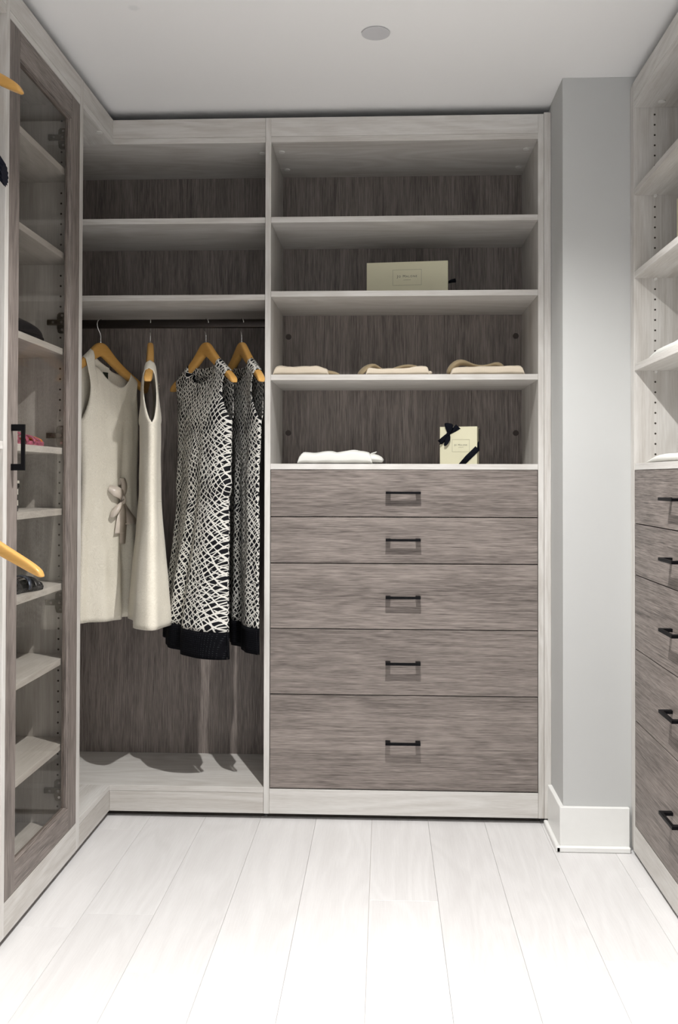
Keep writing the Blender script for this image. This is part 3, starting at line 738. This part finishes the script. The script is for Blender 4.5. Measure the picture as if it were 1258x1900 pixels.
# square box with the bow on the drawer-top shelf
g2 = empty('gift_box', 'small square cream gift box with a black ribbon bow on the lowest open shelf', 'box', (.2625, 3.318, SH[3]+.0003))
g2.rotation_euler = (0, 0, math.radians(-14))
local_box('lid', -.0665, .0665, 0, .020, 0, .1345, 'cream', g2)
local_box('base', -.0650, .0650, .0215, .058, .001, .1325, 'cream', g2)
frame('label_frame', .062, .0440, .0085, -.0002, .0668, .0007, 'inkline', g2)
text_obj('lettering', 'Jo Malone', .0082, (.0085, -.0003, .0695), (math.pi/2, 0, 0), 'ink', g2)
text_obj('lettering', 'LONDON', .0035, (.0085, -.0003, .0610), (math.pi/2, 0, 0), 'inkline', g2, caps=False)
def local_strips(name, strips, mat, parent, th=.0008, sub=1):
    bm = bmesh.new()
    for path, ws, side in strips: strip(bm, path, ws, side)
    me = bpy.data.meshes.new(name); bm.to_mesh(me); bm.free(); me.materials.append(M[mat])
    for p in me.polygons: p.use_smooth = True
    o = bpy.data.objects.new(name, me); COL.objects.link(o); o.parent = parent; solid(o, th, sub); return o
zb = Vector((0, 0, 1)); dg1 = Vector((-.72, 0, .69)); dg2 = Vector((.72, 0, .69))
local_strips('ribbon_band', [
    ([(.012, -.0012, .000), (.034, -.0012, .024), (.0672, -.0012, .056)], .021, [Vector((-1, 0, .0)).normalized()*1.2, dg1, dg1]),
    ([(.0672, -.0012, .056), (.070, .020, .075), (.0685, .045, .118), (.066, .058, .128)], [.022, .018, .016, .016], [dg1, Vector((0, -.3, .95)), Vector((0, -.6, .8)), Vector((0, -1, 0))])], 'ribbon', g2, .0006, 0)
local_strips('ribbon_band', [
    ([(-.0672, -.0012, .078), (-.050, -.0012, .092), (-.036, -.0015, .108)], [.020, .020, .012], dg1),
    ([(-.036, -.0015, .110), (-.014, -.0014, .124), (.000, -.0012, .1350)], [.012, .018, .022], dg1)], 'ribbon', g2, .0006, 0)
local_strips('bow', [
    ([(-.034, -.004, .110), (-.032, -.010, .128), (-.033, -.010, .147)], [.010, .026, .038], Vector((1, 0, -.15))),
    ([(-.034, -.004, .110), (-.036, -.010, .085), (-.046, -.012, .066)], [.010, .022, .012], Vector((1, 0, .1))),
    ([(-.034, -.004, .108), (-.048, -.014, .092), (-.064, -.010, .077)], [.010, .022, .026], Vector((.35, 0, .94)))], 'ribbon', g2, .0012, 1)
local_box('knot', -.0405, -.0290, -.0095, -.0012, .1010, .1150, 'ribbon', g2, bev=.003)
# cream box just inside the right-hand shelves
g3 = empty('gift_box', 'cream box on the right-hand shelf, cut off by the right edge', 'box', (.8800, 2.735, 1.8058))
local_box('lid', -.0275, .13, -.12, .015, 0, .175, 'cream', g3); local_box('base', -.0255, .128, -.118, .013, 0.0, .150, 'cream', g3)
# ------------------------------------------------------------------ folded garments
def folded(name, label, cat, x0, x1, y0, y1, z0, prof, mat, group, seed, layers=2, taper=.012):
    """prof: table of (0..1 along x, height)"""
    t = empty(name, label, cat, ((x0+x1)/2, (y0+y1)/2, z0), group)
    bm = bmesh.new(); uvl = bm.loops.layers.uv.new('UVMap')
    NX, NY = 44, 22; rows = []
    for j in range(NY*2+1):
        row = []
        for i in range(NX+1):
            s = i/NX; h = lerp_table(prof, s)+.0022*mnoise.noise(Vector((s*7, j*.25, seed)))
            a = j/(NY*2)           # goes bottom-front -> front -> top -> back
            a_ = math.pi*2*a
            # squared-off oval section in y,z
            cyy = math.cos(a_+math.pi*1.5); czz = math.sin(a_+math.pi*1.5)
            yy = (y0+y1)/2+(y1-y0)/2*math.copysign(abs(cyy)**.35, cyy)
            zz = z0+h/2+h/2*math.copysign(abs(czz)**.55, czz)
            e = min(s, 1-s)/.06; e = min(1, e)
            zz = z0+(zz-z0)*(.25+.75*math.sqrt(max(0, 1-(1-e)**2)))
            xx = x0+(x1-x0)*s + .002*mnoise.noise(Vector((yy*20, zz*30, seed+3)))
            zz = max(z0+.0004, zz+.0014*mnoise.noise(Vector((xx*40, yy*40, seed+9))))
            # the fold lines show as thin grooves along the front edge
            if layers > 1 and abs(czz) < .95:
                g = math.sin((zz-z0)/h*math.pi*layers*1.0); yy -= .002*abs(g)*(1 if cyy < 0 else -1)
            row.append(bm.verts.new((xx, yy, zz)))
        rows.append(row)
    for j in range(len(rows)-1):
        for i in range(NX):
            f = bm.faces.new((rows[j][i], rows[j][i+1], rows[j+1][i+1], rows[j+1][i]))
            for lp, (a, b_) in zip(f.loops, ((j, i), (j, i+1), (j+1, i+1), (j+1, i))): lp[uvl].uv = (b_*.006+seed, a*.006)
    bm.faces.new([r[0] for r in rows[:-1]]); bm.faces.new([r[-1] for r in rows[:-1]][::-1])
    bmesh.ops.remove_doubles(bm, verts=bm.verts, dist=.0001)
    bmesh.ops.recalc_face_normals(bm, faces=bm.faces)
    mesh_obj('folded_body', bm, mat, t, smooth=True)
    return t
def lump(parent, name, pts, rad, mat, flat=.6, label=None):
    bm = bmesh.new(); R = []
    pts = [Vector(p) for p in pts]
    for i, p in enumerate(pts):
        t = (pts[min(i+1, len(pts)-1)]-pts[max(i-1, 0)]).normalized(); s = Vector((-t.y, t.x, 0))
        s = s.normalized() if s.length > 1e-4 else Vector((0, 1, 0)); u = t.cross(s)
        R.append([p+s*rad[i][0]*math.cos(2*math.pi*k/12)+u*rad[i][1]*math.sin(2*math.pi*k/12) for k in range(12)])
    loft(bm, R); o = mesh_obj(name, bm, mat, parent, smooth=True, label=label)
    s = o.modifiers.new('sub', 'SUBSURF'); s.levels = 1; s.render_levels = 1
    return o
GF = 'folded knitwear on the back shelves'
zc = SH[2]+.0002
s1 = folded('folded_sweater', 'folded cream knit top with grey-tan tail, leftmost on its shelf', 'clothes', -.3850, -.1930, 3.205, 3.43, zc, [(0, .032), (.12, .037), (.35, .034), (.75, .037), (1, .027)], 'rib_knit', GF, 1)
lump(s1, 'sleeve', [(-.205, 3.26, zc+.014), (-.185, 3.25, zc+.012), (-.165, 3.245, zc+.008), (-.158, 3.25, zc+.005)], [(.03, .011), (.028, .010), (.02, .007), (.012, .004)], 'tan_knit')
s2 = folded('folded_sweater', 'folded cream knit top with rolled tan collar in the middle of its shelf', 'clothes', -.0640, .1540, 3.205, 3.43, zc, [(0, .030), (.3, .026), (.6, .028), (.85, .036), (1, .033)], 'rib_knit', GF, 2)
lump(s2, 'collar', [(-.088, 3.26, zc+.006), (-.075, 3.27, zc+.024), (-.055, 3.28, zc+.040), (-.035, 3.29, zc+.044), (-.020, 3.29, zc+.033), (.005, 3.30, zc+.022)], [(.02, .006), (.025, .010), (.025, .010), (.02, .008), (.012, .006), (.01, .004)], 'tan_knit')
lump(s2, 'collar', [(.010, 3.28, zc+.018), (.035, 3.30, zc+.031), (.070, 3.30, zc+.041), (.100, 3.29, zc+.040), (.120, 3.28, zc+.034)], [(.015, .005), (.022, .008), (.026, .008), (.022, .008), (.014, .006)], 'tan_knit')
lump(s2, 'button_edge', [(.150, 3.24, zc+.012), (.158, 3.235, zc+.012), (.163, 3.23, zc+.011)], [(.012, .007), (.010, .0065), (.006, .005)], 'rib_knit')
s3 = folded('folded_sweater', 'folded cream knit top with standing tan collar, rightmost on its shelf', 'clothes', .2280, .4790, 3.205, 3.43, zc, [(0, .026), (.15, .031), (.5, .034), (.9, .036), (1, .033)], 'rib_knit', GF, 3)
lump(s3, 'collar', [(.222, 3.29, zc+.010), (.232, 3.29, zc+.030), (.250, 3.29, zc+.048), (.268, 3.29, zc+.056), (.290, 3.30, zc+.050), (.315, 3.31, zc+.043), (.35, 3.31, zc+.039), (.380, 3.30, zc+.044), (.400, 3.29, zc+.050), (.418, 3.28, zc+.036)],
     [(.02, .008), (.03, .013), (.03, .014), (.026, .012), (.02, .009), (.02, .006), (.02, .006), (.02, .008), (.018, .009), (.01, .006)], 'tan_knit')
zc = SH[3]+.0002
s4 = folded('folded_shirt', 'folded white top lying on the drawer-top shelf', 'clothes', -.3000, -.0420, 3.205, 3.43, zc, [(0, .030), (.08, .043), (.2, .039), (.45, .046), (.52, .042), (.75, .050), (1, .040)], 'white_knit', None, 4)
lump(s4, 'sleeve', [(-.062, 3.26, zc+.020), (-.035, 3.255, zc+.021), (-.012, 3.25, zc+.016), (-.004, 3.25, zc+.009)], [(.045, .018), (.043, .017), (.034, .012), (.02, .006)], 'white_knit')
lump(s4, 'collar_tip', [(-.05, 3.30, zc+.036), (-.034, 3.30, zc+.040), (-.026, 3.30, zc+.045)], [(.012, .004), (.008, .003), (.004, .002)], 'white_knit')
# right-hand shelves: white folded tops (their long side runs along the shelf)
def folded_right(label, yfar, ynear, z0, h, seed, x0=.795, x1=1.02):
    t = empty('folded_shirt', label, 'clothes', ((x0+x1)/2, (yfar+ynear)/2, z0), 'folded white tops on the right-hand shelves')
    bm = bmesh.new(); uvl = bm.loops.layers.uv.new('UVMap'); rows = []
    NX, NJ = 44, 40
    for j in range(NJ):
        row = []
        for i in range(NX+1):
            s = i/NX; e = min(1, min(s/.35, (1-s)/.1)); hh = h*(.18+.82*math.sin(e*math.pi/2))
            a = 2*math.pi*j/NJ; c_, s_ = math.cos(a), math.sin(a)
            x = (x0+x1)/2+(x1-x0)/2*math.copysign(abs(c_)**.4, c_)
            z = z0+.0003+hh/2+hh/2*math.copysign(abs(s_)**.6, s_)+.001*mnoise.noise(Vector((s*8, j*.3, seed)))*(1 if s_ > 0 else 0)
            row.append(bm.verts.new((x, yfar+(ynear-yfar)*s, z)))
        rows.append(row)
    for j in range(NJ):
        for i in range(NX):
            f = bm.faces.new((rows[j][i], rows[j][i+1], rows[(j+1) % NJ][i+1], rows[(j+1) % NJ][i]))
            for lp, (a, b_) in zip(f.loops, ((j, i), (j, i+1), (j+1, i+1), (j+1, i))): lp[uvl].uv = (b_*.006+seed, a*.006)
    bm.faces.new([r[0] for r in rows]); bm.faces.new([r[-1] for r in rows][::-1])
    bmesh.ops.recalc_face_normals(bm, faces=bm.faces)
    mesh_obj('folded_body', bm, 'white_knit', t, smooth=True)
folded_right('folded white top on the right-hand shelf above the drawer-top one', 2.868, 2.50, 1.518, .030, 6)
folded_right('folded white top on the drawer-top shelf at the right edge', 2.865, 2.50, 1.211, .026, 7)
# ------------------------------------------------------------------ shoes and box in the glass cabinet
def xf_(p, loc, ang): return Vector(loc)+Vector((p[0]*math.cos(ang)-p[1]*math.sin(ang), p[0]*math.sin(ang)+p[1]*math.cos(ang), p[2]))
def flat_shoe(name, label, loc, ang, group):
    """closed black slip-on, toe towards local +x"""
    t = empty(name, label, 'shoe', loc, group)
    bm = bmesh.new(); R = []
    prof = [(-.125, .018, .030), (-.12, .028, .050), (-.09, .032, .056), (-.05, .032, .048), (0, .034, .042), (.05, .040, .040), (.09, .038, .034), (.115, .028, .026), (.125, .014, .014)]
    for x, w, h in prof:
        R.append([xf_((x, w*math.cos(a), .010+h*max(0, math.sin(a))+min(0, math.sin(a))*.006), loc, ang) for a in [2*math.pi*k/14 for k in range(14)]])
    loft(bm, R); o = mesh_obj('upper', bm, 'blackshoe', t, smooth=True)
    s = o.modifiers.new('sub', 'SUBSURF'); s.levels = 1; s.render_levels = 1
    bm = bmesh.new(); R = []
    for zz in (.0004, .007):
        ring = [xf_((x, w*1.04, zz), loc, ang) for x, w, h in prof]+[xf_((x, -w*1.04, zz), loc, ang) for x, w, h in prof[::-1]]
        R.append(ring)
    loft(bm, R); mesh_obj('sole', bm, 'blackshoe', t)
    bm = bmesh.new(); tube(bm, [xf_((-.085+.05*math.cos(a), .024*math.sin(a), .056-.004*math.cos(a)), loc, ang) for a in [2*math.pi*k/16 for k in range(16)]], .0022, 6)
    mesh_obj('opening_trim', bm, 'jewel', t)
    return t
def sandal(name, label, loc, ang, group, mat, tipmat, jewel, hs=.035, ls=.24):
    t = empty(name, label, 'shoe', loc, group)
    out = [(-.5, .25), (-.46, .42), (-.3, .5), (0, .42), (.25, .55), (.4, .5), (.48, .28), (.5, 0)]
    prof = [(x*ls, w*.08) for x, w in out]
    bm = bmesh.new(); R = []
    for zz, k in ((.0004, .96), (.008, 1), (.012, .97)):
        R.append([xf_((x, w*k, zz), loc, ang) for x, w in prof]+[xf_((x, -w*k, zz), loc, ang) for x, w in prof[-2::-1]])
    loft(bm, R); mesh_obj('sole', bm, mat, t)
    bm = bmesh.new(); R = []
    for x, w, h in ((.34*ls, .040, .018), (.42*ls, .036, .016), (.48*ls, .022, .011), (.502*ls, .010, .006)):
        R.append([xf_((x, w*math.cos(a), .011+h*max(-.1, math.sin(a))), loc, ang) for a in [2*math.pi*k/12 for k in range(12)]])
    loft(bm, R); mesh_obj('toe', bm, tipmat, t, smooth=True)
    for i, (x, h, lean) in enumerate(((.26, hs*.8, .01), (.12, hs, .015), (-.06, hs*1.25, -.01), (-.3, hs*1.6, -.03))):
        bm = bmesh.new(); path = []
        for k in range(11):
            a = math.pi*k/10; path.append(xf_((x*ls+lean*math.sin(a), .041*math.cos(a), .008+h*math.sin(a)), loc, ang))
        sd = Vector((math.cos(ang), math.sin(ang), .15)).normalized()
        strip(bm, path, .015, sd); o = mesh_obj('strap', bm, jewel if i in (1, 3) else mat, t, smooth=True); solid(o, .0022)
    return t
rad = math.radians
z = LSH[2]+.0004
flat_shoe('flat_shoe', 'black slip-on shoe by the glass on the third shelf', (-1.010, 2.505, z), rad(86), 'pair of black slip-ons')
flat_shoe('flat_shoe', 'black slip-on shoe behind its pair on the third shelf', (-1.105, 2.495, z), rad(92), 'pair of black slip-ons')
z = LSH[3]+.0004
sandal('sandal', 'pink sandal with orange toe by the glass behind the door handle', (-1.015, 2.525, z), rad(88), 'pair of pink sandals', 'pink', 'orange', 'pink', .022)
sandal('sandal', 'pink sandal with orange toe farther from the glass', (-1.115, 2.515, z), rad(90), 'pair of pink sandals', 'pink', 'orange', 'pink', .022)
z = LSH[5]+.0004
sandal('sandal', 'black strappy sandal with jewelled band by the glass', (-1.022, 2.515, z), rad(78), 'pair of black sandals', 'blackshoe', 'blackshoe', 'jewel', .035)
sandal('sandal', 'black strappy sandal with jewelled band farther from the glass', (-1.120, 2.520, z), rad(84), 'pair of black sandals', 'blackshoe', 'blackshoe', 'jewel', .035)
g4 = empty('striped_box', 'black and white striped box mostly hidden behind the door stile', 'box', (-1.06, 2.452, LSH[4]+.0003))
local_box('base', -.058, .058, -.06, .06, 0, .0640, 'stripe', g4, bev=.001); local_box('lid', -.060, .060, -.062, .062, .0642, .0842, 'stripe', g4, bev=.001)
